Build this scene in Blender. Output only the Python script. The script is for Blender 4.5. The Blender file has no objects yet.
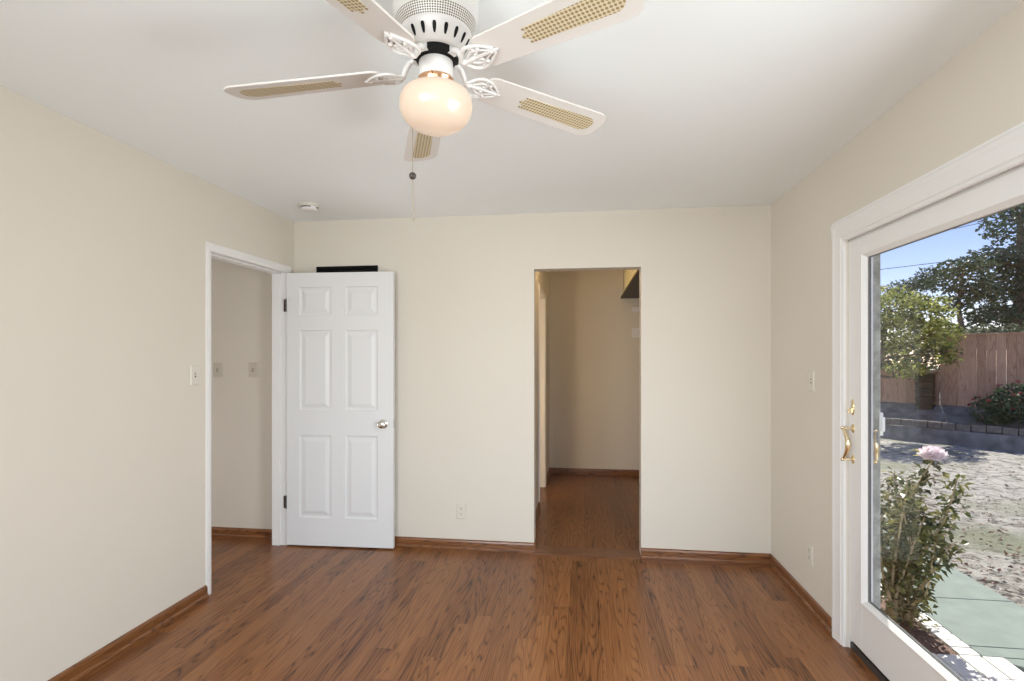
import bpy, bmesh, math, random
from mathutils import Vector, Matrix
random.seed(7)
S = bpy.context.scene
COL = S.collection
PI = math.pi

# ------------------------------------------------------------------ camera
TH = 0.1338
cam_d = bpy.data.cameras.new('camera')
cam_d.sensor_width = 36.0
cam_d.lens = 36.0 * 537.5 / 1024.0
cam_d.shift_y = (356.3 - 340.5) / 1024.0
cam_d.clip_start = 0.02
cam_d.clip_end = 300
cam = bpy.data.objects.new('camera', cam_d)
cam.location = (0, 0, 1.41)
cam.rotation_euler = (PI / 2, 0, TH)
COL.objects.link(cam)
S.camera = cam

# ------------------------------------------------------------------ exposure
S.view_settings.view_transform = 'Standard'
S.view_settings.look = 'None'
S.view_settings.exposure = 0.0
S.view_settings.gamma = 1.0
S.view_settings.use_curve_mapping = False

# ------------------------------------------------------------------ sky and sun
SUN_AZ = Vector((0.38, 0.925, 0)).normalized()
SUN_EL = math.radians(50)
W = bpy.data.worlds.new('sky')
S.world = W
W.use_nodes = True
nt = W.node_tree
nt.nodes.clear()
o_ = nt.nodes.new('ShaderNodeOutputWorld')
bg = nt.nodes.new('ShaderNodeBackground')
sky = nt.nodes.new('ShaderNodeTexSky')
sky.sky_type = 'NISHITA'
sky.sun_disc = False
sky.sun_elevation = math.radians(38)
sky.sun_rotation = math.radians(200)
sky.air_density = 1.0
sky.dust_density = 0.0
sky.ozone_density = 3.6
bg.inputs['Strength'].default_value = 0.165
tint = nt.nodes.new('ShaderNodeMixRGB')
tint.blend_type = 'MULTIPLY'
tint.inputs[0].default_value = 1.0
tint.inputs[2].default_value = (1.04, .84, .95, 1)
nt.links.new(sky.outputs[0], tint.inputs[1])
nt.links.new(tint.outputs[0], bg.inputs[0])
nt.links.new(bg.outputs[0], o_.inputs[0])

sd = bpy.data.lights.new('sun', 'SUN')
sd.energy = 8.0
sd.angle = math.radians(0.6)
sd.color = (1.0, 0.95, 0.86)
sun = bpy.data.objects.new('sun', sd)
sv = Vector((SUN_AZ.x * math.cos(SUN_EL), SUN_AZ.y * math.cos(SUN_EL), math.sin(SUN_EL)))
sun.rotation_euler = sv.to_track_quat('Z', 'Y').to_euler()
sun.location = sv * 30
COL.objects.link(sun)


def area(name, loc, rot, sx, sy, power, color, spread=PI):
    d = bpy.data.lights.new(name, 'AREA')
    d.shape = 'RECTANGLE'
    d.size = sx
    d.size_y = sy
    d.energy = power
    d.spread = spread
    d.color = color
    o = bpy.data.objects.new(name, d)
    o.location = loc
    o.rotation_euler = rot
    COL.objects.link(o)
    return o


DAY = (.92, 1.0, 1.045)
# unseen fill lamps added at an assumed window in the wall behind the camera
area('rear_fill', (-0.55, -0.92, 1.42), (PI / 2 - .20, 0, 0), 2.5, 1.5, 29, DAY)
area('rear_side_fill', (-1.2, -0.91, 1.42), (PI / 2 - .1, 0, -.5), 1.2, 1.5, 21, DAY, 1.8)
# area lamps added inside the glass door to strengthen the patio daylight
area('glass_door_fill', (1.235, 1.02, 1.05), (PI / 2 - .1, 0, PI / 2), 1.1, 1.6, 33, DAY)
area('glass_door_far_fill', (1.233, 1.02, 1.05), (PI / 2 - .25, 0, PI / 2 - .7), 1.1, 1.6, 11.5, DAY, 2.0)
# cool fill lamp added at the hall end, where no window is built
area('hall_fill', (-5.1, 3.25, .50), (PI / 2 - .06, 0, -PI / 2), 0.9, 0.7, 24, (.93, .98, 1.06))

# ------------------------------------------------------------------ room numbers
D = 3.858            # back wall
XL, XR = -2.203, 1.259
H = 2.44
YR = -0.95           # wall behind the camera
WT = 0.12            # wall thickness
GZ = -0.15           # ground outside
CX0, CX1 = -0.359, 0.394   # closet passage opening
CH = 2.038
KL, KB, KR = -0.42, 6.49, 0.95   # passage walls
DY0, DY1 = 2.928, 3.748    # left doorway
DH = 2.035
HY = 3.885           # hall wall
SY0, SY1, SZ = 0.40, 2.80, 1.975  # sliding door opening
XO = 1.41            # outer face of the right wall


# ------------------------------------------------------------------ mesh helpers
def B():
    return bmesh.new()


def box(bm, x0, x1, y0, y1, z0, z1):
    r = bmesh.ops.create_cube(bm, size=1.0)
    for v in r['verts']:
        v.co = Vector((x0 + (v.co.x + .5) * (x1 - x0), y0 + (v.co.y + .5) * (y1 - y0), z0 + (v.co.z + .5) * (z1 - z0)))
    return r['verts']


def obox(bm, c, ax, ay, az, sx, sy, sz):
    vs = box(bm, -sx / 2, sx / 2, -sy / 2, sy / 2, -sz / 2, sz / 2)
    for v in vs:
        v.co = Vector(c) + Vector(ax) * v.co.x + Vector(ay) * v.co.y + Vector(az) * v.co.z


def ring_join(bm, rings, close=True, cap0=True, cap1=True):
    n = len(rings[0])
    for a, b in zip(rings[:-1], rings[1:]):
        for i in range(n if close else n - 1):
            j = (i + 1) % n
            try:
                bm.faces.new((a[i], a[j], b[j], b[i]))
            except ValueError:
                pass
    if cap0:
        try:
            bm.faces.new(list(reversed(rings[0])))
        except ValueError:
            pass
    if cap1:
        try:
            bm.faces.new(rings[-1])
        except ValueError:
            pass


def lathe(bm, prof, c=(0, 0, 0), n=48, axis='Z', cap0=True, cap1=True):
    rings = []
    for r, z in prof:
        ring = []
        for i in range(n):
            a = 2 * PI * i / n
            p = (r * math.cos(a), r * math.sin(a), z)
            if axis == 'Y':
                p = (p[0], p[2], p[1])
            elif axis == 'X':
                p = (p[2], p[0], p[1])
            ring.append(bm.verts.new(Vector(c) + Vector(p)))
        rings.append(ring)
    ring_join(bm, rings, True, cap0, cap1)


def tube(bm, pts, rad, n=8, caps=True):
    pts = [Vector(p) for p in pts]
    if not isinstance(rad, (list, tuple)):
        rad = [rad] * len(pts)
    rings = []
    up = Vector((0, 0, 1))
    for i, p in enumerate(pts):
        t = (pts[min(i + 1, len(pts) - 1)] - pts[max(i - 1, 0)]).normalized()
        if abs(t.dot(up)) > .95:
            up = Vector((1, 0, 0))
        u = t.cross(up).normalized()
        w = u.cross(t).normalized()
        rings.append([bm.verts.new(p + (u * math.cos(2 * PI * k / n) + w * math.sin(2 * PI * k / n)) * rad[i]) for k in range(n)])
    ring_join(bm, rings, True, caps, caps)


def prism(bm, pts, z0, z1, f=None):
    """polygon pts (x,y) extruded along z; f maps (x,y,z) to a point"""
    f = f or (lambda x, y, z: Vector((x, y, z)))
    a = [bm.verts.new(f(x, y, z0)) for x, y in pts]
    b = [bm.verts.new(f(x, y, z1)) for x, y in pts]
    ring_join(bm, [a, b])


def spline(pts, k=6):
    """Catmull-Rom through pts"""
    P = [Vector(p) for p in pts]
    out = []
    for i in range(len(P) - 1):
        p0, p1, p2, p3 = P[max(i - 1, 0)], P[i], P[i + 1], P[min(i + 2, len(P) - 1)]
        for j in range(k):
            t = j / k
            out.append(.5 * ((2 * p1) + (p2 - p0) * t + (2 * p0 - 5 * p1 + 4 * p2 - p3) * t * t + (3 * p1 - p0 - 3 * p2 + p3) * t ** 3))
    out.append(P[-1])
    return out


def obj(name, bm, mat, parent=None, smooth=False, bevel=0.0, seg=2):
    bmesh.ops.recalc_face_normals(bm, faces=bm.faces[:])
    me = bpy.data.meshes.new(name)
    bm.to_mesh(me)
    bm.free()
    if smooth:
        for p in me.polygons:
            p.use_smooth = True
        try:
            me.set_sharp_from_angle(angle=math.radians(38))
        except Exception:
            pass
    o = bpy.data.objects.new(name, me)
    for m in (mat if isinstance(mat, (list, tuple)) else [mat]):
        me.materials.append(m)
    COL.objects.link(o)
    if parent:
        o.parent = parent
    if bevel:
        b = o.modifiers.new('edge', 'BEVEL')
        b.width = bevel
        b.segments = seg
        b.limit_method = 'ANGLE'
        b.angle_limit = math.radians(40)
    return o


def tag(o, label, cat, group=None, kind=None):
    o['label'] = label
    o['category'] = cat
    if group:
        o['group'] = group
    if kind:
        o['kind'] = kind
    return o


def empty(name, loc, label, cat, group=None, kind=None, rz=0.0):
    o = bpy.data.objects.new(name, None)
    o.empty_display_size = .05
    o.location = loc
    o.rotation_euler = (0, 0, rz)
    COL.objects.link(o)
    return tag(o, label, cat, group, kind)


def struct(name, bm, mat, label, cat, **k):
    return tag(obj(name, bm, mat, **k), label, cat, kind='structure')


# ------------------------------------------------------------------ materials
def mat(name, color, rough=.5, metal=0.0, spec=.5, noise=None, bump=None, emit=None, coat=0.0):
    """noise=(scale, amount) varies the colour; bump=(scale, strength)"""
    m = bpy.data.materials.new(name)
    m.use_nodes = True
    t = m.node_tree
    p = t.nodes['Principled BSDF']
    p.inputs['Base Color'].default_value = (*color, 1)
    p.inputs['Roughness'].default_value = rough
    p.inputs['Metallic'].default_value = metal
    p.inputs['Specular IOR Level'].default_value = spec
    p.inputs['Coat Weight'].default_value = coat
    if noise or bump:
        tc = t.nodes.new('ShaderNodeTexCoord')
    if noise:
        n = t.nodes.new('ShaderNodeTexNoise')
        n.inputs['Scale'].default_value = noise[0]
        n.inputs['Detail'].default_value = 4
        r = t.nodes.new('ShaderNodeValToRGB')
        a = noise[1]
        r.color_ramp.elements[0].color = tuple(c * (1 - a) for c in color) + (1,)
        r.color_ramp.elements[1].color = tuple(min(1, c * (1 + a)) for c in color) + (1,)
        r.color_ramp.elements[0].position = .3
        r.color_ramp.elements[1].position = .7
        t.links.new(tc.outputs['Object'], n.inputs['Vector'])
        t.links.new(n.outputs['Fac'], r.inputs[0])
        t.links.new(r.outputs[0], p.inputs['Base Color'])
    if bump:
        n = t.nodes.new('ShaderNodeTexNoise')
        n.inputs['Scale'].default_value = bump[0]
        n.inputs['Detail'].default_value = 3
        b = t.nodes.new('ShaderNodeBump')
        b.inputs['Strength'].default_value = bump[1]
        b.inputs['Distance'].default_value = .002
        t.links.new(tc.outputs['Object'], n.inputs['Vector'])
        t.links.new(n.outputs['Fac'], b.inputs['Height'])
        t.links.new(b.outputs[0], p.inputs['Normal'])
    if emit:
        p.inputs['Emission Color'].default_value = (*emit[0], 1)
        p.inputs['Emission Strength'].default_value = emit[1]
    return m


def wood_mat(name, cols, plank=0.0, rough=.3, along='Y', plen=1.1, coat=.25, fine=1.0, gap=True, spec=.5):
    """stained oak; plank>0 cuts boards of that width running along Y"""
    m = bpy.data.materials.new(name)
    m.use_nodes = True
    t = m.node_tree
    L = t.links.new
    p = t.nodes['Principled BSDF']
    tc = t.nodes.new('ShaderNodeTexCoord')
    sp = t.nodes.new('ShaderNodeSeparateXYZ')
    L(tc.outputs['Object'], sp.inputs[0])
    ax = {'Y': ('X', 'Y', 'Z'), 'X': ('Y', 'X', 'Z'), 'Z': ('X', 'Z', 'Y')}[along]
    U, V, Wz = (sp.outputs[a] for a in ax)

    def mth(op, a, b=None):
        n = t.nodes.new('ShaderNodeMath')
        n.operation = op
        for i, x in enumerate((a, b)):
            if x is None:
                continue
            if isinstance(x, (int, float)):
                n.inputs[i].default_value = x
            else:
                L(x, n.inputs[i])
        return n.outputs[0]

    def comb(a, b, c):
        n = t.nodes.new('ShaderNodeCombineXYZ')
        for i, x in enumerate((a, b, c)):
            if isinstance(x, (int, float)):
                n.inputs[i].default_value = x
            else:
                L(x, n.inputs[i])
        return n.outputs[0]

    def white(vec):
        n = t.nodes.new('ShaderNodeTexWhiteNoise')
        n.noise_dimensions = '3D'
        L(vec, n.inputs['Vector'])
        return n.outputs['Value']

    if plank:
        ui = mth('FLOOR', mth('DIVIDE', U, plank))
        uf = mth('FRACT', mth('DIVIDE', U, plank))
        off = mth('MULTIPLY', white(comb(ui, 3.3, 1.0)), 7.0)
        vv = mth('DIVIDE', mth('ADD', V, off), plen)
        vi = mth('FLOOR', vv)
        vf = mth('FRACT', vv)
        rnd = white(comb(ui, vi, 9.1))
    else:
        rnd = white(comb(1.0, 2.0, 3.0))
    # cathedral grain: stretched noise, then bands through it
    seed = mth('MULTIPLY', rnd, 40.0)
    n1 = t.nodes.new('ShaderNodeTexNoise')
    n1.inputs['Scale'].default_value = 1.0
    n1.inputs['Detail'].default_value = 1.5
    n1.inputs['Roughness'].default_value = .4
    L(comb(mth('MULTIPLY', U, 13.0 * fine), mth('MULTIPLY', V, .85 * fine), mth('ADD', seed, mth('MULTIPLY', Wz, 11.0))), n1.inputs['Vector'])
    bands = mth('FRACT', mth('MULTIPLY', n1.outputs['Fac'], 17.0))
    tri = mth('ABSOLUTE', mth('SUBTRACT', mth('MULTIPLY', bands, 2.0), 1.0))
    line = mth('POWER', tri, 4.5)
    n2 = t.nodes.new('ShaderNodeTexNoise')      # pores
    n2.inputs['Scale'].default_value = 1.0
    n2.inputs['Detail'].default_value = 3.0
    L(comb(mth('MULTIPLY', U, 230.0), mth('MULTIPLY', V, 5.0), mth('ADD', seed, mth('MULTIPLY', Wz, 300.0))), n2.inputs['Vector'])
    n3 = t.nodes.new('ShaderNodeTexNoise')
    n3.inputs['Scale'].default_value = 1.0
    n3.inputs['Detail'].default_value = 2.0
    L(comb(mth('MULTIPLY', U, 5.0), mth('MULTIPLY', V, .9), Wz), n3.inputs['Vector'])
    tone = mth('ADD', mth('ADD', mth('MULTIPLY', rnd, .30), mth('MULTIPLY', n3.outputs['Fac'], .22)),
               mth('ADD', mth('MULTIPLY', mth('SUBTRACT', n2.outputs['Fac'], .5), .95), mth('MULTIPLY', line, -.44)))
    tone = mth('ADD', tone, .33)
    r = t.nodes.new('ShaderNodeValToRGB')
    e = r.color_ramp.elements
    e[0].position = .12
    e[0].color = (*cols[0], 1)
    e[1].position = .86
    e[1].color = (*cols[2], 1)
    mid = e.new(.48)
    mid.color = (*cols[1], 1)
    L(tone, r.inputs[0])
    colr = r.outputs[0]
    if plank and gap:
        edge = mth('MINIMUM', mth('MINIMUM', uf, mth('SUBTRACT', 1.0, uf)), mth('MULTIPLY', mth('MINIMUM', vf, mth('SUBTRACT', 1.0, vf)), plen / plank))
        g = mth('GREATER_THAN', .014, edge)
        mx = t.nodes.new('ShaderNodeMixRGB')
        mx.inputs[2].default_value = (cols[0][0] * .55, cols[0][1] * .5, cols[0][2] * .5, 1)
        L(mth('MULTIPLY', g, .45), mx.inputs[0])
        L(colr, mx.inputs[1])
        colr = mx.outputs[0]
    L(colr, p.inputs['Base Color'])
    p.inputs['Roughness'].default_value = rough
    p.inputs['Coat Weight'].default_value = coat
    p.inputs['Coat Roughness'].default_value = .16
    p.inputs['Specular IOR Level'].default_value = spec
    bp = t.nodes.new('ShaderNodeBump')
    bp.inputs['Strength'].default_value = .12
    bp.inputs['Distance'].default_value = .001
    L(tone, bp.inputs['Height'])
    L(bp.outputs[0], p.inputs['Normal'])
    return m


def leaf_mat(name, cols, trans=.45, rough=.5, nscale=7.0):
    m = bpy.data.materials.new(name)
    m.use_nodes = True
    t = m.node_tree
    t.nodes.clear()
    L = t.links.new
    out = t.nodes.new('ShaderNodeOutputMaterial')
    tc = t.nodes.new('ShaderNodeTexCoord')
    n = t.nodes.new('ShaderNodeTexNoise')
    n.inputs['Scale'].default_value = nscale
    n.inputs['Detail'].default_value = 5
    L(tc.outputs['Object'], n.inputs['Vector'])
    r = t.nodes.new('ShaderNodeValToRGB')
    e = r.color_ramp.elements
    e[0].position, e[1].position = .33, .68
    e[0].color, e[1].color = (*cols[0], 1), (*cols[-1], 1)
    if len(cols) == 3:
        x = e.new(.5)
        x.color = (*cols[1], 1)
    L(n.outputs['Fac'], r.inputs[0])
    p = t.nodes.new('ShaderNodeBsdfPrincipled')
    p.inputs['Roughness'].default_value = rough
    L(r.outputs[0], p.inputs['Base Color'])
    tr = t.nodes.new('ShaderNodeBsdfTranslucent')
    L(r.outputs[0], tr.inputs['Color'])
    mx = t.nodes.new('ShaderNodeMixShader')
    mx.inputs[0].default_value = trans
    L(p.outputs[0], mx.inputs[1])
    L(tr.outputs[0], mx.inputs[2])
    L(mx.outputs[0], out.inputs[0])
    return m


def glass_mat():
    m = bpy.data.materials.new('clear_glass')
    m.use_nodes = True
    t = m.node_tree
    t.nodes.clear()
    L = t.links.new
    out = t.nodes.new('ShaderNodeOutputMaterial')
    tr = t.nodes.new('ShaderNodeBsdfTransparent')
    tr.inputs[0].default_value = (.97, .985, .98, 1)
    gl = t.nodes.new('ShaderNodeBsdfGlossy')
    gl.inputs['Roughness'].default_value = 0.0
    lw = t.nodes.new('ShaderNodeLayerWeight')
    lw.inputs['Blend'].default_value = .5
    pw = t.nodes.new('ShaderNodeMath')
    pw.operation = 'POWER'
    pw.inputs[1].default_value = 5.0
    L(lw.outputs['Facing'], pw.inputs[0])
    fr = t.nodes.new('ShaderNodeMath')
    fr.operation = 'MULTIPLY_ADD'
    fr.inputs[1].default_value = .75
    fr.inputs[2].default_value = .02
    L(pw.outputs[0], fr.inputs[0])
    mx = t.nodes.new('ShaderNodeMixShader')
    L(fr.outputs[0], mx.inputs[0])
    L(tr.outputs[0], mx.inputs[1])
    L(gl.outputs[0], mx.inputs[2])
    L(mx.outputs[0], out.inputs[0])
    return m


M = {}
M['wall'] = mat('cream_wall_paint', (.715, .657, .570), .62, spec=.3, noise=(1.5, .012), bump=(140, .05))
M['ceil'] = mat('ceiling_paint', (.925, .955, .955), .7, spec=.25, bump=(120, .05))
M['trim'] = mat('white_trim_paint', (.825, .81, .79), .32, bump=(60, .03))
M['door'] = mat('white_door_paint', (.765, .76, .755), .35, bump=(90, .04))
M['plate'] = mat('cream_plate_plastic', (.71, .66, .575), .38)
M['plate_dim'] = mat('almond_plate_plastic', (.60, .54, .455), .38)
M['slot'] = mat('dark_slot', (.03, .027, .024), .6)
M['floor'] = wood_mat('oak_strip_floor', ((.064, .020, .007), (.215, .081, .027), (.325, .139, .050)), plank=.083, rough=.34, coat=.10, spec=.32, plen=1.7)
M['board'] = wood_mat('oak_border_board', ((.10, .036, .015), (.20, .078, .033), (.27, .115, .052)), rough=.3, along='X', coat=.3)
M['base_y'] = wood_mat('stained_baseboard_y', ((.085, .028, .008), (.20, .074, .022), (.31, .130, .044)), rough=.33, along='Y', fine=1.6)
M['base_x'] = wood_mat('stained_baseboard_x', ((.085, .028, .008), (.20, .074, .022), (.31, .130, .044)), rough=.33, along='X', fine=1.6)
M['chrome'] = mat('chrome', (.72, .70, .66), .14, 1.0)
M['brass'] = mat('polished_brass', (.86, .71, .46), .24, 1.0)
M['bronze'] = mat('dark_bronze', (.10, .08, .065), .4, .8)
M['black'] = mat('matte_black', (.006, .006, .006), .6, spec=.2)
M['fanwhite'] = mat('fan_white_enamel', (.72, .69, .66), .28, coat=.2)
M['blade'] = mat('fan_blade_white', (.69, .645, .60), .42)
M['copper'] = mat('copper_fitter', (.72, .42, .25), .22, 1.0)
M['steel'] = mat('grey_steel', (.38, .37, .36), .35, .9)
M['chain'] = mat('bead_chain', (.50, .42, .32), .4, .8)
M['ball'] = mat('dark_wood_ball', (.045, .035, .028), .4)
M['globe'] = mat('opal_glass_lit', (.55, .45, .36), .2, emit=((1.0, .68, .46), .28), coat=.3)
M['shelf'] = mat('dark_shelf_board', (.010, .006, .003), .5, noise=(20, .3))
M['glass'] = glass_mat()
M['grey_wood'] = mat('weathered_grey_paint', (.40, .40, .35), .7, noise=(22, .35), bump=(40, .3))
M['gasket'] = mat('grey_gasket', (.22, .22, .21), .6)
M['alu'] = mat('dark_aluminium', (.11, .10, .09), .45, .6)
M['concrete'] = mat('green_grey_concrete', (.20, .24, .215), .85, noise=(9, .10), bump=(90, .3))
M['brick'] = mat('white_painted_brick', (.80, .77, .73), .7, noise=(14, .08), bump=(80, .3))
M['mortar'] = mat('sandy_joint', (.30, .26, .22), .9, noise=(40, .3))
M['bark'] = mat('rough_bark', (.13, .10, .075), .9, noise=(9, .35), bump=(30, .6))
M['cane'] = mat('rose_cane', (.40, .31, .18), .7, noise=(20, .4))
M['petal'] = leaf_mat('pink_petal', ((.86, .72, .77), (.94, .88, .90)), .3)
M['redpetal'] = leaf_mat('red_petal', ((.26, .02, .035), (.42, .05, .07)), .2)
M['wire'] = mat('black_wire', (.02, .02, .02), .6)


def cane_mat():
    m = bpy.data.materials.new('woven_cane')
    m.use_nodes = True
    t = m.node_tree
    L = t.links.new
    p = t.nodes['Principled BSDF']
    tc = t.nodes.new('ShaderNodeTexCoord')
    mp = t.nodes.new('ShaderNodeMapping')
    mp.inputs['Scale'].default_value = (92, 92, 0)
    L(tc.outputs['Object'], mp.inputs[0])
    v = t.nodes.new('ShaderNodeTexVoronoi')
    v.inputs['Randomness'].default_value = 0.0
    v.inputs['Scale'].default_value = 1.0
    L(mp.outputs[0], v.inputs['Vector'])
    r = t.nodes.new('ShaderNodeValToRGB')
    r.color_ramp.elements[0].position = .28
    r.color_ramp.elements[0].color = (.28, .20, .10, 1)
    r.color_ramp.elements[1].position = .46
    r.color_ramp.elements[1].color = (.66, .56, .38, 1)
    L(v.outputs['Distance'], r.inputs[0])
    L(r.outputs[0], p.inputs['Base Color'])
    p.inputs['Roughness'].default_value = .6
    return m


def band_mat():
    """perforated metal: round holes on a ring, from the angle and the height"""
    m = bpy.data.materials.new('perforated_band')
    m.use_nodes = True
    t = m.node_tree
    L = t.links.new
    p = t.nodes['Principled BSDF']
    tc = t.nodes.new('ShaderNodeTexCoord')
    sp = t.nodes.new('ShaderNodeSeparateXYZ')
    L(tc.outputs['Object'], sp.inputs[0])
    at = t.nodes.new('ShaderNodeMath')
    at.operation = 'ARCTAN2'
    L(sp.outputs['Y'], at.inputs[0])
    L(sp.outputs['X'], at.inputs[1])
    mu = t.nodes.new('ShaderNodeMath')
    mu.operation = 'MULTIPLY'
    mu.inputs[1].default_value = 100 / (2 * PI)
    L(at.outputs[0], mu.inputs[0])
    mz = t.nodes.new('ShaderNodeMath')
    mz.operation = 'MULTIPLY'
    mz.inputs[1].default_value = 190
    L(sp.outputs['Z'], mz.inputs[0])
    cb = t.nodes.new('ShaderNodeCombineXYZ')
    L(mu.outputs[0], cb.inputs[0])
    L(mz.outputs[0], cb.inputs[1])
    v = t.nodes.new('ShaderNodeTexVoronoi')
    v.inputs['Randomness'].default_value = 0.0
    v.inputs['Scale'].default_value = 1.0
    L(cb.outputs[0], v.inputs['Vector'])
    r = t.nodes.new('ShaderNodeValToRGB')
    r.color_ramp.elements[0].position = .34
    r.color_ramp.elements[0].color = (.13, .10, .075, 1)
    r.color_ramp.elements[1].position = .42
    r.color_ramp.elements[1].color = (.78, .75, .70, 1)
    L(v.outputs['Distance'], r.inputs[0])
    L(r.outputs[0], p.inputs['Base Color'])
    p.inputs['Roughness'].default_value = .4
    return m


def dirt_mat():
    m = bpy.data.materials.new('dry_dirt')
    m.use_nodes = True
    t = m.node_tree
    L = t.links.new
    p = t.nodes['Principled BSDF']
    tc = t.nodes.new('ShaderNodeTexCoord')
    n = t.nodes.new('ShaderNodeTexNoise')
    n.inputs['Scale'].default_value = 9.0
    n.inputs['Detail'].default_value = 10
    n.inputs['Roughness'].default_value = .78
    L(tc.outputs['Object'], n.inputs['Vector'])
    r = t.nodes.new('ShaderNodeValToRGB')
    e = r.color_ramp.elements
    e[0].position = .40
    e[0].color = (.075, .058, .045, 1)
    e[1].position = .57
    e[1].color = (.68, .64, .58, 1)
    x = e.new(.47)
    x.color = (.46, .425, .375, 1)
    L(n.outputs['Fac'], r.inputs[0])
    n2 = t.nodes.new('ShaderNodeTexNoise')
    n2.inputs['Scale'].default_value = .9
    n2.inputs['Detail'].default_value = 3
    L(tc.outputs['Object'], n2.inputs['Vector'])
    r2 = t.nodes.new('ShaderNodeValToRGB')
    r2.color_ramp.elements[0].position = .52
    r2.color_ramp.elements[0].color = (0, 0, 0, 1)
    r2.color_ramp.elements[1].position = .66
    r2.color_ramp.elements[1].color = (1, 1, 1, 1)
    L(n2.outputs['Fac'], r2.inputs[0])
    mx = t.nodes.new('ShaderNodeMixRGB')
    mx.inputs[2].default_value = (.34, .34, .24, 1)
    L(r2.outputs[0], mx.inputs[0])
    L(r.outputs[0], mx.inputs[1])
    L(mx.outputs[0], p.inputs['Base Color'])
    p.inputs['Roughness'].default_value = .95
    b = t.nodes.new('ShaderNodeBump')
    b.inputs['Strength'].default_value = 1.0
    b.inputs['Distance'].default_value = .09
    L(n.outputs['Fac'], b.inputs['Height'])
    L(b.outputs[0], p.inputs['Normal'])
    return m


M['insert'] = cane_mat()
M['band'] = band_mat()
M['dirt'] = dirt_mat()
M['bedsoil'] = mat('dark_bed_soil', (.18, .172, .165), .95, noise=(6, .4), bump=(20, .8))
M['mulch'] = mat('brown_mulch', (.16, .10, .075), .95, noise=(45, .6), bump=(50, .8))
M['litter'] = leaf_mat('dry_leaves', ((.10, .055, .045), (.22, .12, .09), (.34, .25, .17)), .1)
M['fence'] = wood_mat('redwood_fence', ((.25, .135, .085), (.42, .25, .165), (.58, .37, .26)), plank=.14, rough=.85, along='Z', plen=5.0, coat=0.0, fine=.7)
M['leaf_lime'] = leaf_mat('lime_leaves', ((.07, .09, .025), (.25, .28, .08), (.58, .57, .20)), .5)
M['leaf_rose'] = leaf_mat('rose_leaves', ((.030, .045, .020), (.13, .15, .055), (.46, .42, .16)), .35, .35, 16.0)
M['leaf_dark'] = leaf_mat('cypress_leaves', ((.022, .040, .026), (.055, .085, .050), (.12, .16, .085)), .3)
M['leaf_mid'] = leaf_mat('grey_green_leaves', ((.055, .075, .045), (.13, .15, .09), (.24, .25, .15)), .4)
M['leaf_shrub'] = leaf_mat('shrub_leaves', ((.02, .05, .025), (.07, .12, .05)), .3)

# ------------------------------------------------------------------ room shell
XW, XE, YN = -5.2, XO, 6.65
bm = B()
box(bm, XW, 1.275, YR - .12, YN, -.06, 0)
struct('floor', bm, M['floor'], 'oak strip floor stained reddish brown, running through the room', 'floor')

bm = B()
box(bm, XW, XE, YR - .12, YN, H, H + .12)
struct('ceiling', bm, M['ceil'], 'smooth off-white painted ceiling above the room', 'ceiling')

bm = B()   # left wall with the doorway
box(bm, XL - WT, XL, YR - .12, DY0 - .02, 0, H)
box(bm, XL - WT, XL, DY1 + .02, D, 0, H)
box(bm, XL - WT, XL, DY0 - .02, DY1 + .02, DH + .02, H)
struct('wall_left', bm, M['wall'], 'cream wall on the left with the hall doorway in it', 'wall')

bm = B()   # back wall with the passage opening
box(bm, XL - WT, CX0, D, D + WT, 0, H)
box(bm, CX1, XO, D, D + WT, 0, H)
box(bm, CX0, CX1, D, D + WT, CH, H)
struct('wall_back', bm, M['wall'], 'cream far wall with a plain open passage cut into it', 'wall')

bm = B()   # right wall with the sliding door
box(bm, XR, XO, SY1, D, 0, H)
box(bm, XR, XO, YR - .12, SY0, 0, H)
box(bm, XR, XO, D + WT, YN, GZ - .1, H)
box(bm, XR, XO, SY0, SY1, SZ, H)
box(bm, XR + .03, XO, SY0, SY1, GZ - .1, -.005)
struct('wall_right', bm, M['wall'], 'cream wall on the right around the sliding glass door', 'wall')

WX0, WX1, WZ0, WZ1 = -1.85, .75, .65, 2.19
bm = B()   # wall behind the camera, with an assumed window added for the fill lamps
box(bm, XL - WT, WX0, YR - .12, YR, 0, H)
box(bm, WX1, XO, YR - .12, YR, 0, H)
box(bm, WX0, WX1, YR - .12, YR, 0, WZ0)
box(bm, WX0, WX1, YR - .12, YR, WZ1, H)
struct('wall_rear', bm, M['wall'], 'cream wall behind the viewer with an assumed wide window', 'wall')
bm = B()
for a in ((WX0, WX0 + .05, WZ0, WZ1), (WX1 - .05, WX1, WZ0, WZ1), (WX0, WX1, WZ0, WZ0 + .05), (WX0, WX1, WZ1 - .05, WZ1), (-.58, -.53, WZ0, WZ1)):
    box(bm, a[0], a[1], YR - .10, YR - .05, a[2], a[3])
win = struct('window_1', bm, M['trim'], 'unseen white framed window added in the wall behind the viewer', 'window')
bm = B()
box(bm, WX0 + .05, WX1 - .05, YR - .08, YR - .075, WZ0 + .05, WZ1 - .05)
obj('window_glass', bm, M['glass'], win)

# hall behind the left doorway
bm = B()
box(bm, XW, XL - WT, HY, HY + WT, 0, H)
struct('wall_hall', bm, M['wall'], 'hall wall seen through the open doorway, two switches on it', 'wall')
bm = B()
box(bm, XW, XL - WT, 2.70 - WT, 2.70, 0, H)
box(bm, XW - WT, XW, 2.58, HY + WT, 0, H)
struct('wall_hall_near', bm, M['wall'], 'near and end walls of the hall beyond the doorway', 'wall')

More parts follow.
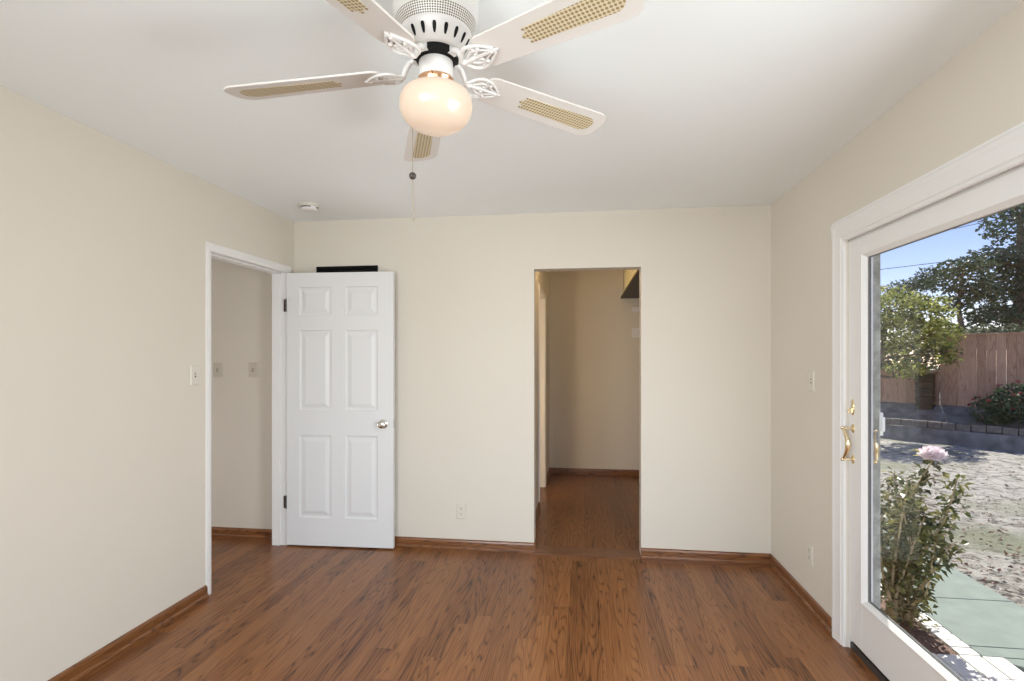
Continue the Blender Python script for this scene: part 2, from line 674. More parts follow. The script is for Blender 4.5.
# passage behind the back wall
PY0, PY1 = 5.02, 5.80
bm = B()
box(bm, KL - WT, KL, D + WT, PY0, 0, H)
box(bm, KL - WT, KL, PY1, KB, 0, H)
box(bm, KL - WT, KL, PY0, PY1, 2.05, H)
struct('wall_passage_left', bm, M['wall'], 'side wall of the passage with a cased doorway in it', 'wall')
bm = B()
box(bm, -1.6, KR + WT, KB, KB + WT, 0, H)
struct('wall_passage_end', bm, M['wall'], 'end wall of the passage behind the far wall opening', 'wall')
bm = B()
box(bm, KR, KR + WT, D + WT, KB, 0, H)
struct('wall_passage_right', bm, M['wall'], 'side wall of the passage carrying the high closet shelf', 'wall')
bm = B()
box(bm, -1.72, -1.6, D + WT, KB + WT, 0, H)
struct('wall_side_room', bm, M['wall'], 'wall of the small room beside the passage', 'wall')


# baseboards: stained board with an eased top and a shoe strip
def baseboard(name, x0, y0, x1, y1, nx, ny, label, hgt=.068):
    """runs from (x0,y0) to (x1,y1) on the wall; (nx,ny) points into the room"""
    bm = B()
    prof = ((0, 0), (.022, 0), (.022, .010), (.0185, .017), (.013, .020), (.013, .052), (.010, .062), (.004, hgt), (0, hgt))
    a = [bm.verts.new((x0 + nx * d, y0 + ny * d, z)) for d, z in prof]
    b = [bm.verts.new((x1 + nx * d, y1 + ny * d, z)) for d, z in prof]
    ring_join(bm, [a, b])
    return struct(name, bm, M['base_x'] if abs(x1 - x0) > abs(y1 - y0) else M['base_y'], label, 'baseboard')


baseboard('baseboard_left', XL, YR, XL, 2.886, 1, 0, 'stained wood baseboard along the left wall')
baseboard('baseboard_back_left', XL, D, CX0, D, 0, -1, 'stained baseboard on the far wall between door and passage')
baseboard('baseboard_back_right', CX1, D, XR, D, 0, -1, 'stained baseboard on the far wall, passage to right corner')
baseboard('baseboard_right', XR, D - .02, XR, 2.918, -1, 0, 'stained baseboard between far corner and glass door casing')
baseboard('baseboard_hall', XW, HY, XL - WT, HY, 0, -1, 'dark stained baseboard of the hall wall beyond the doorway')
baseboard('baseboard_passage_end', KL, KB, KR, KB, 0, -1, 'dark stained baseboard on the end wall of the passage')
baseboard('baseboard_passage_near', KL, D + WT, KL, PY0 - .06, 1, 0, 'short stained baseboard on the near side of the passage doorway')
baseboard('baseboard_passage_far', KL, PY1 + .06, KL, KB, 1, 0, 'short stained baseboard on the far side of the passage doorway')
baseboard('baseboard_reveal', CX0, D, CX0, D + WT, 1, 0, 'stained baseboard return inside the passage opening', .066)

bm = B()
box(bm, CX0, CX1, D - .045, D + WT + .01, 0, .004)
struct('trim_threshold', bm, M['board'], 'oak threshold board across the foot of the passage opening', 'threshold')
bm = B()
box(bm, CX1, XR - .022, D - .085, D - .022, 0, .0025)
struct('trim_border', bm, M['board'], 'oak border strip of the floor along the far wall', 'floor border')


# door casing of the left doorway: profiled boards, jambs and stops
def profile_run(bm, p0, p1, across, out, prof):
    """prof: (a, o) offsets; across and out are unit vectors"""
    p0, p1, across, out = map(Vector, (p0, p1, across, out))
    A = [bm.verts.new(p0 + across * a + out * o) for a, o in prof]
    C = [bm.verts.new(p1 + across * a + out * o) for a, o in prof]
    ring_join(bm, [A, C])


CP = ((0, 0), (0, .006), (.006, .008), (.028, .011), (.036, .009), (.042, .009), (.042, 0))
bm = B()
profile_run(bm, (XL, DY0, 0), (XL, DY0, DH + .048), (0, -1, 0), (1, 0, 0), CP)
obj_c = struct('trim_hall_doorway', bm, M['trim'], 'white casing and jambs around the hall doorway', 'door casing')
bm = B()
profile_run(bm, (XL, DY0 - .0422, DH), (XL, DY1 + .0485, DH), (0, 0, 1), (1, 0, 0), tuple((a * 1.14, o + .0004) for a, o in CP))
obj('head_casing', bm, M['trim'], obj_c)
bm = B()
profile_run(bm, (XL, DY1 + .006, 0), (XL, DY1 + .006, DH + .048), (0, 1, 0), (1, 0, 0), CP)
obj('side_casing', bm, M['trim'], obj_c)
bm = B()
box(bm, XL - WT + .012, XL + .001, DY1, DY1 + .02, 0, DH + .02)
box(bm, XL - WT + .012, XL - .045, DY1 - .011, DY1, 0, DH)
obj('jamb', bm, M['trim'], obj_c, bevel=.001)
bm = B()
box(bm, XL - WT + .012, XL + .001, DY0 - .02, DY0, 0, DH + .02)
box(bm, XL - WT + .012, XL - .045, DY0, DY0 + .011, 0, DH)
obj('jamb', bm, M['trim'], obj_c, bevel=.001)
bm = B()
box(bm, XL - WT + .012, XL + .001, DY0, DY1, DH, DH + .02)
box(bm, XL - WT + .012, XL - .045, DY0, DY1, DH - .011, DH)
obj('head_jamb', bm, M['trim'], obj_c, bevel=.001)
bm = B()
profile_run(bm, (XL - WT, DY0, 0), (XL - WT, DY0, DH + .048), (0, -1, 0), (-1, 0, 0), CP)
profile_run(bm, (XL - WT, DY0 - .0422, DH), (XL - WT, DY1 + .0422, DH), (0, 0, 1), (-1, 0, 0), CP)
obj('hall_side_casing', bm, M['trim'], obj_c)
bm = B()
box(bm, XL - .04, XL + .004, DY0 - .001, DY0 + .003, .89, .95)
obj('strike_plate', bm, M['chrome'], obj_c)

# casing of the doorway in the passage side wall
bm = B()
profile_run(bm, (KL, PY0, 0), (KL, PY0, 2.09), (0, -1, 0), (1, 0, 0), CP)
pc = struct('trim_passage_doorway', bm, M['trim'], 'white casing of the doorway inside the passage', 'door casing')
bm = B()
profile_run(bm, (KL, PY1, 0), (KL, PY1, 2.03), (0, 1, 0), (1, 0, 0), CP)
obj('side_casing', bm, M['trim'], pc)
bm = B()
profile_run(bm, (KL, PY0 - .06, 2.03), (KL, PY1 + .06, 2.03), (0, 0, 1), (1, 0, 0), CP)
obj('head_casing', bm, M['trim'], pc)
bm = B()
box(bm, KL - WT, KL, PY0 - .001, PY0 + .02, 0, 2.05)
box(bm, KL - WT, KL, PY1 - .02, PY1 + .001, 0, 2.05)
box(bm, KL - WT, KL, PY0, PY1, 2.03, 2.051)
obj('jamb', bm, M['trim'], pc)

# ------------------------------------------------------------------ six panel door
DW, DT, DZ = .813, .035, 2.015
d1 = empty('door_1', (-2.191, 3.731, .012), 'white six-panel door standing open against the far wall', 'door', kind='structure', rz=math.radians(2.1))


def panel_door():
    bm = B()
    xs = [0, .099, .346, .450, .697, DW]
    zs = [0, .205, .815, 1.000, 1.590, 1.700, 1.910, DZ]
    holes = {(i, j) for i in (1, 3) for j in (1, 3, 5)}
    for side in (0, 1):
        y0 = 0 if side == 0 else DT
        s = 1 if side == 0 else -1
        for i in range(5):
            for j in range(7):
                x0, x1, z0, z1 = xs[i], xs[i + 1], zs[j], zs[j + 1]
                if (i, j) not in holes:
                    bm.faces.new([bm.verts.new((x, y0, z)) for x, z in ((x0, z0), (x1, z0), (x1, z1), (x0, z1))])
                else:
                    rings = []
                    for ins, dep in ((0, 0), (.004, .0075), (.012, .0095), (.022, .0095), (.046, .002), (.052, .0012)):
                        rings.append([bm.verts.new((x, y0 + s * dep, z)) for x, z in
                                      ((x0 + ins, z0 + ins), (x1 - ins, z0 + ins), (x1 - ins, z1 - ins), (x0 + ins, z1 - ins))])
                    ring_join(bm, rings, True, False, True)
    for x in (0, DW):
        bm.faces.new([bm.verts.new(p) for p in ((x, 0, 0), (x, DT, 0), (x, DT, DZ), (x, 0, DZ))])
    for z in (0, DZ):
        bm.faces.new([bm.verts.new(p) for p in ((0, 0, z), (DW, 0, z), (DW, DT, z), (0, DT, z))])
    bmesh.ops.remove_doubles(bm, verts=bm.verts[:], dist=.0002)
    return bm


obj('door_leaf', panel_door(), M['door'], d1)
KNP = ((.032, 0), (.032, -.004), (.027, -.008), (.012, -.010), (.011, -.028), (.016, -.032), (.025, -.038), (.0275, -.048), (.026, -.056), (.020, -.061), (.008, -.063))
bm = B()
lathe(bm, KNP, (DW - .072, 0, .905), 32, 'Y')
kn = obj('door_knob', bm, M['chrome'], d1, True)
bm = B()
lathe(bm, [(r, -z * .8) for r, z in KNP], (DW - .072, DT, .905), 32, 'Y')
obj('door_knob', bm, M['chrome'], d1, True)
bm = B()
box(bm, DW - .0002, DW + .0016, .006, DT - .006, .877, .933)
box(bm, DW, DW + .010, .011, DT - .011, .895, .915)
lp = obj('latch_plate', bm, M['chrome'], d1)
for z in (.315, 1.775):
    bm = B()
    box(bm, -.026, 0.0, .0065, .0085, z - .045, z + .045)
    lathe(bm, ((.0055, z - .046), (.0055, z + .046)), (-.003, -.002, 0), 12)
    lathe(bm, ((.0035, z + .046), (.0035, z + .052)), (-.003, -.002, 0), 12)
    obj('hinge', bm, M['bronze'], d1)

# ------------------------------------------------------------------ black vent above the door
bm = B()
for z in (1.80 + .004 + .022 * i for i in range(13)):
    obox(bm, (0, -.006, z - 1.8), (1, 0, 0), (0, .8, -.6), (0, .6, .8), .47, .014, .002)
v = empty('wall_vent', (-1.775, D, 1.80), 'flat black wall vent just above the top of the open door', 'vent')
obj('louvre', bm, M['black'], v)
bm = B()
box(bm, -.242, .242, -.0015, -.0005, 0, .29)
box(bm, -.242, .242, -.012, 0, .278, .29)
box(bm, -.242, .242, -.012, 0, 0, .012)
box(bm, -.242, -.230, -.012, 0, 0, .29)
box(bm, .230, .242, -.012, 0, 0, .29)
obj('vent_frame', bm, M['black'], v)


# ------------------------------------------------------------------ wall plates
def wall_plate(name, loc, rz, label, cat, kindp, pm, group=None, w=.070, h=.114):
    """built facing -Y, turned by rz; origin at the plate's centre on the wall"""
    e = empty(name, loc, label, cat, group, rz=rz)
    bm = B()
    prof = ((0, 0), (0, -.003), (.003, -.0055))
    rings = []
    for ins, y in ((0, 0), (0, -.003), (.004, -.006)):
        rings.append([bm.verts.new((x, y, z)) for x, z in ((-w / 2 + ins, -h / 2 + ins), (w / 2 - ins, -h / 2 + ins), (w / 2 - ins, h / 2 - ins), (-w / 2 + ins, h / 2 - ins))])
    ring_join(bm, rings)
    obj('cover_plate', bm, pm, e, bevel=.001)
    if kindp == 'switch':
        bm = B()
        box(bm, -.0055, .0055, -.0066, -.0058, -.0125, .0125)
        obj('toggle_slot', bm, M['slot'], e)
        bm = B()
        prism(bm, ((-.006, .006), (-.018, .0125), (-.018, .0035), (-.006, -.006)), -.0042, .0042, lambda a, b, c: Vector((c, a, b)))
        obj('toggle', bm, pm, e)
        for z in (-.030, .030):
            bm = B()
            lathe(bm, ((.003, -.0058), (.003, -.0068), (.002, -.0075)), (0, 0, z), 10, 'Y')
            obj('screw', bm, pm, e)
    else:
        for zc in (-.0195, .0195):
            bm = B()
            pts = [(.0165 * math.cos(a), zc + .0145 * max(-.93, min(.93, math.sin(a) * 1.15))) for a in [2 * PI * i / 20 for i in range(20)]]
            prism(bm, [(p[0], p[1]) for p in pts], -.0078, -.0055, lambda a, b, c: Vector((a, c, b)))
            r = obj('receptacle', bm, pm, e)
            bm = B()
            box(bm, -.0075, -.0050, -.0082, -.0077, zc - .002, zc + .008)
            box(bm, .0050, .0075, -.0082, -.0077, zc - .002, zc + .007)
            lathe(bm, ((.0028, -.0077), (.0028, -.0082)), (0, 0, zc - .008), 10, 'Y')
            obj('slots', bm, M['slot'], r)
        bm = B()
        lathe(bm, ((.003, -.0058), (.003, -.0068), (.002, -.0075)), (0, 0, 0), 10, 'Y')
        obj('screw', bm, pm, e)
    return e


wall_plate('light_switch', (XL, 2.796, 1.303), PI / 2, 'cream toggle switch on the left wall beside the doorway', 'light switch', 'switch', M['plate'])
wall_plate('light_switch', (-2.863, HY, 1.302), 0, 'almond switch on the hall wall nearer the doorway casing edge on the left', 'light switch', 'switch', M['plate_dim'])
wall_plate('light_switch', (-2.561, HY, 1.303), 0, 'almond switch on the hall wall nearer the hinged door', 'light switch', 'switch', M['plate_dim'])
wall_plate('light_switch', (XR, 3.196, 1.272), -PI / 2, 'cream toggle switch on the right wall beside the glass door', 'light switch', 'switch', M['plate'])
wall_plate('power_outlet', (-.893, D, .275), 0, 'cream duplex outlet low on the far wall beside the open door', 'outlet', 'outlet', M['plate'])
wall_plate('power_outlet', (XR, 3.216, .299), -PI / 2, 'cream duplex outlet low on the right wall near the corner', 'outlet', 'outlet', M['plate'])

# ------------------------------------------------------------------ smoke detector
sm = empty('smoke_detector', (-1.858, 3.442, H), 'round white smoke detector on the ceiling near the far left corner', 'smoke detector')
bm = B()
lathe(bm, ((.066, 0), (.066, -.009), (.062, -.013)), n=40)
obj('mounting_base', bm, M['plate'], sm, True)
bm = B()
lathe(bm, ((.056, -.012), (.058, -.016), (.056, -.030), (.049, -.037), (.030, -.041), (.004, -.042)), n=40)
obj('cover', bm, M['trim'], sm, True)
bm = B()
for k in range(3):
    pts = []
    a0 = math.radians(-130 + k * 120)
    vs = []
    for i in range(9):
        a = a0 + math.radians(80) * i / 8
        vs.append((.0585 * math.cos(a), .0585 * math.sin(a)))
    A = [bm.verts.new((x, y, -.018)) for x, y in vs]
    C = [bm.verts.new((x * .975, y * .975, -.025)) for x, y in vs]
    ring_join(bm, [A, C], False, False, False)
obj('sensor_slot', bm, M['slot'], sm)

# ------------------------------------------------------------------ passage: shelf and cleats
sh = empty('closet_shelf', (.43, D + WT, 2.095), 'dark high shelf along the passage side wall', 'shelf')
bm = B()
box(bm, 0, KR - .43, .02, KB - D - WT, 0, .018)
obj('shelf_board', bm, M['shelf'], sh)
bm = B()
box(bm, .022, .034, 6.22 - D - WT, KB - D - WT - .018, .018, H - 2.095 - .002)
obj('light_baffle', bm, M['wall'], sh)  # panel added to hold back the closet bulb's light at this edge
bm = B()
box(bm, -.004, 0, .02, KB - D - WT, -.001, .019)
obj('edge_band', bm, mat('brown_edge_band', (.11, .07, .03), .5), sh)
lb2 = bpy.data.lights.new('passage_fill', 'POINT')  # unseen warm lamp added under the passage ceiling to brighten it
lb2.energy = 6
lb2.color = (1.0, .66, .30)
lb2.shadow_soft_size = .06
lo2 = bpy.data.objects.new('passage_fill', lb2)
lo2.location = (.05, 4.6, 2.30)
COL.objects.link(lo2)
# unseen warm lamp added in the side room, lighting the passage through its doorway
lb3 = bpy.data.lights.new('side_room_fill', 'POINT')
lb3.energy = 20
lb3.color = (1.0, .76, .46)
lb3.shadow_soft_size = .12
lo3 = bpy.data.objects.new('side_room_fill', lb3)
lo3.location = (-1.05, 4.45, .95)
COL.objects.link(lo3)
cf2 = empty('bulb_holder', (.05, 4.6, H), 'unseen white bulb holder added on the passage ceiling in the middle of its length', 'lamp holder')
bm = B()
lathe(bm, ((.055, 0), (.055, -.012), (.028, -.022), (.022, -.05)), n=24)
obj('holder', bm, M['trim'], cf2, True)
bm = B()
box(bm, .10, KR - .43, KB - D - WT - .018, KB - D - WT, -.03, -.001)
box(bm, KR - .43 - .02, KR - .43, .02, KB - D - WT - .02, -.05, -.001)
obj('cleat', bm, M['plate'], sh)
bm = B()
box(bm, .556, KR, KB - .032, KB, 1.935, 1.990)
tag(obj('wall_cleat', bm, M['trim'], bevel=.002), 'short pale wall strip right under the dark shelf', 'wall cleat')
bm = B()
box(bm, .556, KR, KB - .032, KB, 1.632, 1.745)
tag(obj('wall_cleat', bm, M['trim'], bevel=.002), 'broad pale wall strip lower down under the dark shelf', 'wall cleat')
lb = bpy.data.lights.new('closet_bulb', 'POINT')
lb.energy = 2.2
lb.color = (1.0, .74, .30)
lb.shadow_soft_size = .05
lo = bpy.data.objects.new('closet_bulb', lb)
lo.location = (.74, 6.12, 2.33)
COL.objects.link(lo)
cf = empty('bulb_holder', (.74, 6.12, H), 'white bulb holder on the passage ceiling above the shelf', 'lamp holder')
bm = B()
lathe(bm, ((.055, 0), (.055, -.012), (.028, -.022), (.022, -.05)), n=24)
obj('holder', bm, M['trim'], cf, True)

# ------------------------------------------------------------------ sliding glass door
FX = XR + .009       # inner face of the sliding panel
PT = .044            # panel thickness
bm = B()
CQ = ((0, 0), (0, .010), (.006, .014), (.016, .014), (.022, .018), (.070, .021), (.082, .024), (.094, .024), (.104, .018), (.112, .018), (.112, 0))
profile_run(bm, (XR, SY1, 0), (XR, SY1, SZ + .1), (0, 1, 0), (-1, 0, 0), CQ)
gc = struct('trim_glass_door', bm, M['trim'], 'wide white moulded casing around the sliding glass door', 'door casing')
bm = B()
profile_run(bm, (XR, SY1 + .112, SZ - .008), (XR, SY0 - .112, SZ - .008), (0, 0, 1), (-1, 0, 0), [(a * 1.0, o + .0004) for a, o in CQ])
obj('head_casing', bm, M['trim'], gc)
bm = B()
profile_run(bm, (XR, SY0, 0), (XR, SY0, SZ + .1), (0, -1, 0), (-1, 0, 0), CQ)
obj('side_casing', bm, M['trim'], gc)

d2 = empty('door_2', (XR, SY1, 0), 'white sliding glass door opening to the sunny yard', 'door', kind='structure')


def slider(name, y_hi, y_lo, x_in, st=.118, tr=.075, br=.215, zb=.050, zt=1.962):
    """a glazed panel between y_lo and y_hi; all in the door's own frame"""
    X = x_in - XR
    a, b = y_hi - SY1, y_lo - SY1
    bm = B()
    box(bm, X, X + PT, b + st, a - st, zb, zb + br)
    box(bm, X, X + PT, b + st, a - st, zt - tr, zt)
    box(bm, X, X + PT, a - st, a, zb, zt)
    box(bm, X, X + PT, b, b + st, zb, zt)
    p = obj(name, bm, M['trim'], d2, bevel=.002)
    # glazing bead: sloped moulding inside the frame, both faces
    bm = B()
    y1, y0, z0, z1 = a - st, b + st, zb + br, zt - tr
    for s in (0, 1):
        rings = []
        for ins, dep in ((0, .002), (0, -.003), (.006, -.004), (.022, .012), (.024, .020)):
            x = X + dep if s == 0 else X + PT - dep
            rings.append([bm.verts.new((x, y, z)) for y, z in ((y0 + ins, z0 + ins), (y1 - ins, z0 + ins), (y1 - ins, z1 - ins), (y0 + ins, z1 - ins))])
        ring_join(bm, rings, True, False, False)
    obj('glazing_bead', bm, M['trim'], p)
    bm = B()
    box(bm, X + PT / 2 - .002, X + PT / 2 + .002, y0 + .015, y1 - .015, z0 + .015, z1 - .015)
    obj('glass_pane', bm, M['glass'], p)
    bm = B()
    for x in (X + PT / 2 - .0045, X + PT / 2 + .0025):
        box(bm, x, x + .002, y0 + .018, y0 + .033, z0 + .018, z1 - .018)
        box(bm, x, x + .002, y1 - .033, y1 - .018, z0 + .018, z1 - .018)
        box(bm, x, x + .002, y0 + .033, y1 - .033, z0 + .018, z0 + .028)
        box(bm, x, x + .002, y0 + .033, y1 - .033, z1 - .026, z1 - .018)
    obj('gasket', bm, M['gasket'], p)
    return p


pan = slider('sliding_panel', 2.795, 1.56, FX)
slider('fixed_panel', 1.66, SY0 + .02, FX + PT + .012)
# frame: jambs, head and dark sill
bm = B()
x0, x1 = .012, XO - XR
box(bm, x0, .112, -.004, .022, 0, SZ)
box(bm, x0, x1, SY0 - SY1 - .02, SY0 - SY1 + .02, 0, SZ)
box(bm, x0, x1, SY0 - SY1, 0, SZ - .012, SZ + .02)
obj('door_frame', bm, M['trim'], d2)
bm = B()
box(bm, .016, x1 + .03, SY0 - SY1, 0, -.004, .030)
box(bm, .036, .046, SY0 - SY1, 0, .030, .046)
obj('sill', bm, M['alu'], d2)


def pull(dirx, out=.044):
    """brass pull: two round posts on small plates, grip bowed sideways between them"""
    s = dirx
    bm = B()
    for z in (.073, -.073):
        sg = 1 if z > 0 else -1
        rings = []
        for r, x in ((1.0, 0), (1.0, .003), (.7, .006)):
            rings.append([bm.verts.new((s * x, .015 * r * math.cos(t), z + .022 * r * math.sin(t))) for t in [2 * PI * i / 18 for i in range(18)]])
        ring_join(bm, rings)
        tube(bm, spline([(0, 0, z), (s * out * .5, .001, z), (s * out, .004, z + sg * .002)], 4), [.0055] * 9, 10)
        bmesh.ops.create_uvsphere(bm, u_segments=12, v_segments=8, radius=.0085, matrix=Matrix.Translation((s * (out + .001), .005, z + sg * .002)))
    pts = spline([(s * out, .004, .075), (s * out * .92, -.008, .055), (s * out * .80, -.022, .025), (s * out * .78, -.026, 0), (s * out * .80, -.022, -.025), (s * out * .92, -.008, -.055), (s * out, .004, -.075)], 5)
    n = len(pts)
    tube(bm, pts, [(.0045) + .0080 * math.sin(PI * i / (n - 1)) ** 1.5 for i in range(n)], 12)
    return bm


hy, hz = 2.752 - SY1, .993
hb = obj('pull_handle', pull(-1), M['brass'], pan, True)
hb.location = (FX - XR, hy, hz)
hb = obj('pull_handle', pull(1, .062), M['brass'], pan, True)
hb.location = (FX - XR + PT, hy + .006, hz - .01)
bm = B()
rings = []
for r, x in ((1.0, 0), (1.0, .003), (.75, .006)):
    rings.append([bm.verts.new((-x, .014 * r * math.cos(t) * (1.0), .040 * r * math.sin(t))) for t in [2 * PI * i / 20 for i in range(20)]])
ring_join(bm, rings)
box(bm, -.022, -.005, -.004, .004, -.028, -.006)
tube(bm, [(-.018, -.016, -.016), (-.018, .016, -.020)], .004, 8)
lk = obj('thumb_lock', bm, M['brass'], pan, False, .001)
lk.location = (FX - XR, hy, 1.168)

# weathered outer trim post and the screen latch on it
bm = B()
box(bm, XR + .1125, XO + .002, 2.796, 2.86, GZ, 1.99)
sc = tag(obj('outer_door_post', bm, M['grey_wood'], bevel=.004), 'weathered grey post just outside the glass door edge', 'door post', kind='structure')
bm = B()
box(bm, -.008, .008, 2.784, 2.796, 1.03, 1.14)
box(bm, -.004, .012, 2.776, 2.786, 1.05, 1.12)
lt = obj('screen_latch', bm, M['trim'], sc, bevel=.003)
lt.location = (XO, 0, 0)

# ------------------------------------------------------------------ ceiling fan
FCX, FCY = -.41, 1.458
fan = empty('ceiling_fan', (FCX, FCY, H), 'white five-bladed ceiling fan with cane insets and a lit opal globe', 'ceiling fan')


def Z(z):
    return z - H


bm = B()
lathe(bm, ((.117, 0), (.119, Z(2.425)), (.119, Z(2.375)), (.117, Z(2.352)), (.1115, Z(2.336))), n=64)
obj('motor_housing', bm, M['fanwhite'], fan, True)
bm = B()
lathe(bm, ((.111, Z(2.337)), (.1115, Z(2.336)), (.099, Z(2.306)), (.098, Z(2.306))), n=64)
obj('perforated_band', bm, M['band'], fan, True)
bm = B()
lathe(bm, ((.098, Z(2.308)), (.099, Z(2.305)), (.097, Z(2.297)), (.075, Z(2.258)), (.067, Z(2.252)), (.061, Z(2.252)), (.061, Z(2.29))), n=64)
obj('vent_cover', bm, M['fanwhite'], fan, True)
for k in range(18):
    a = 2 * PI * k / 18 + .05
    c = Vector((math.cos(a), math.sin(a), 0))
    tdir = Vector((-math.sin(a), math.cos(a), 0))
    top, bot = Vector((.0935, 0, Z(2.2909))), Vector((.0795, 0, Z(2.2660)))
    sl = (c * (bot.x - top.x) + Vector((0, 0, bot.z - top.z)))
    nrm = tdir.cross(sl).normalized()
    if nrm.dot(c) < 0:
        nrm = -nrm
    bm = B()
    ring = []
    P0 = c * top.x + Vector((0, 0, top.z))
    for i in range(16):
        t = 2 * PI * i / 16
        u = .5 - .5 * math.cos(t)
        wd = (.0062 - .0028 * u) * math.sin(t) / max(.55, abs(math.sin(t)) ** .35 + .001)
        ring.append((P0 + sl * u + tdir * wd))
    A = [bm.verts.new(p + nrm * .0002) for p in ring]
    C = [bm.verts.new(p + nrm * .0011) for p in ring]
    ring_join(bm, [A, C])
    obj('vent_slot', bm, M['black'], fan)
bm = B()
lathe(bm, ((.058, Z(2.275)), (.063, Z(2.252)), (.063, Z(2.236)), (.044, Z(2.228)), (.044, Z(2.222))), n=40)
obj('flywheel', bm, M['black'], fan, True)
bm = B()
lathe(bm, ((.040, Z(2.232)), (.0465, Z(2.229)), (.0475, Z(2.224)), (.0475, Z(2.184)), (.045, Z(2.181))), n=40)
obj('switch_housing', bm, M['fanwhite'], fan, True)
bm = B()
lathe(bm, ((.044, Z(2.183)), (.050, Z(2.181)), (.0505, Z(2.176)), (.047, Z(2.171)), (.045, Z(2.160)), (.041, Z(2.156))), n=40)
for k in range(3):
    a = k * 2 * PI / 3 + .6
    tube(bm, [(.046 * math.cos(a), .046 * math.sin(a), Z(2.176)), (.060 * math.cos(a), .060 * math.sin(a), Z(2.176))], .0025, 8)
obj('fitter_ring', bm, M['copper'], fan, True)
bm = B()
gp = [(.038, 2.172), (.042, 2.165), (.048, 2.160), (.068, 2.155), (.086, 2.146), (.0965, 2.132), (.1005, 2.115), (.1005, 2.100), (.0965, 2.085), (.0885, 2.071), (.077, 2.058),
      (.062, 2.048), (.045, 2.041), (.028, 2.0365), (.012, 2.034), (.002, 2.0335)]
gp = [(p.x, p.z) for p in spline([(r, 0, z) for r, z in gp], 3)]
lathe(bm, [(r, Z(z)) for r, z in gp], n=56)
obj('globe_shade', bm, M['globe'], fan, True)
# pull chain behind the globe
cxp, cyp = -.064, .046
bm = B()
tube(bm, [(-.038, .027, Z(2.195)), (-.050, .036, Z(2.192)), (cxp, cyp, Z(2.165)), (cxp - .024, cyp + .016, Z(2.12)), (cxp - .024, cyp + .016, Z(1.945))], .0011, 6)
for i in range(60):
    z = 2.115 - i * .0028
    lathe(bm, ((.0004, z + .0011 - H), (.0014, z - H), (.0004, z - .0011 - H)), (cxp - .024, cyp + .016, 0), 6)
ch = obj('pull_chain', bm, M['chain'], fan, True)
bm = B()
bmesh.ops.create_uvsphere(bm, u_segments=20, v_segments=14, radius=.0105, matrix=Matrix.Translation((cxp - .024, cyp + .016, Z(1.938))))
obj('pull_ball', bm, M['ball'], ch, True)
bm = B()
tube(bm, [(cxp - .024, cyp + .016, Z(1.93)), (cxp - .021, cyp + .016, Z(1.812))], .0013, 6)
lathe(bm, ((.001, Z(1.815)), (.003, Z(1.810)), (.001, Z(1.805))), (cxp - .021, cyp + .016, 0), 8)
obj('pull_cord', bm, M['chain'], ch)

R0, R1 = .150, .660


def blade_outline():
    def w(r):
        return .053 + (.068 - .053) * (r - R0) / (R1 - R0)
    up = [(R0, .030), (R0 + .008, .044), (R0 + .022, w(R0 + .022))]
    for i in range(1, 8):
        r = R0 + .022 + (R1 - .05 - R0 - .022) * i / 7
        up.append((r, w(r)))
    up += [(R1 - .030, .064), (R1 - .012, .050), (R1 - .004, .036), (R1, .018)]
    return up + [(x, -y) for x, y in reversed(up)]


def insert_outline():
    a, b = .305, R1 - .036
    hw0, hw1 = .026, .034
    up = [(a - .016, .0), (a - .012, .006), (a - .002, .010), (a + .004, .016), (a - .006, .021), (a - .002, hw0)]
    for i in range(1, 6):
        x = a + (b - .034 - a) * i / 5
        up.append((x, hw0 + (hw1 - hw0) * i / 5))
    for i in range(1, 7):
        t = PI / 2 * i / 6
        up.append((b - .034 + .034 * math.sin(t), hw1 * math.cos(t)))
    return up + [(x, -y) for x, y in reversed(up[1:-1])]


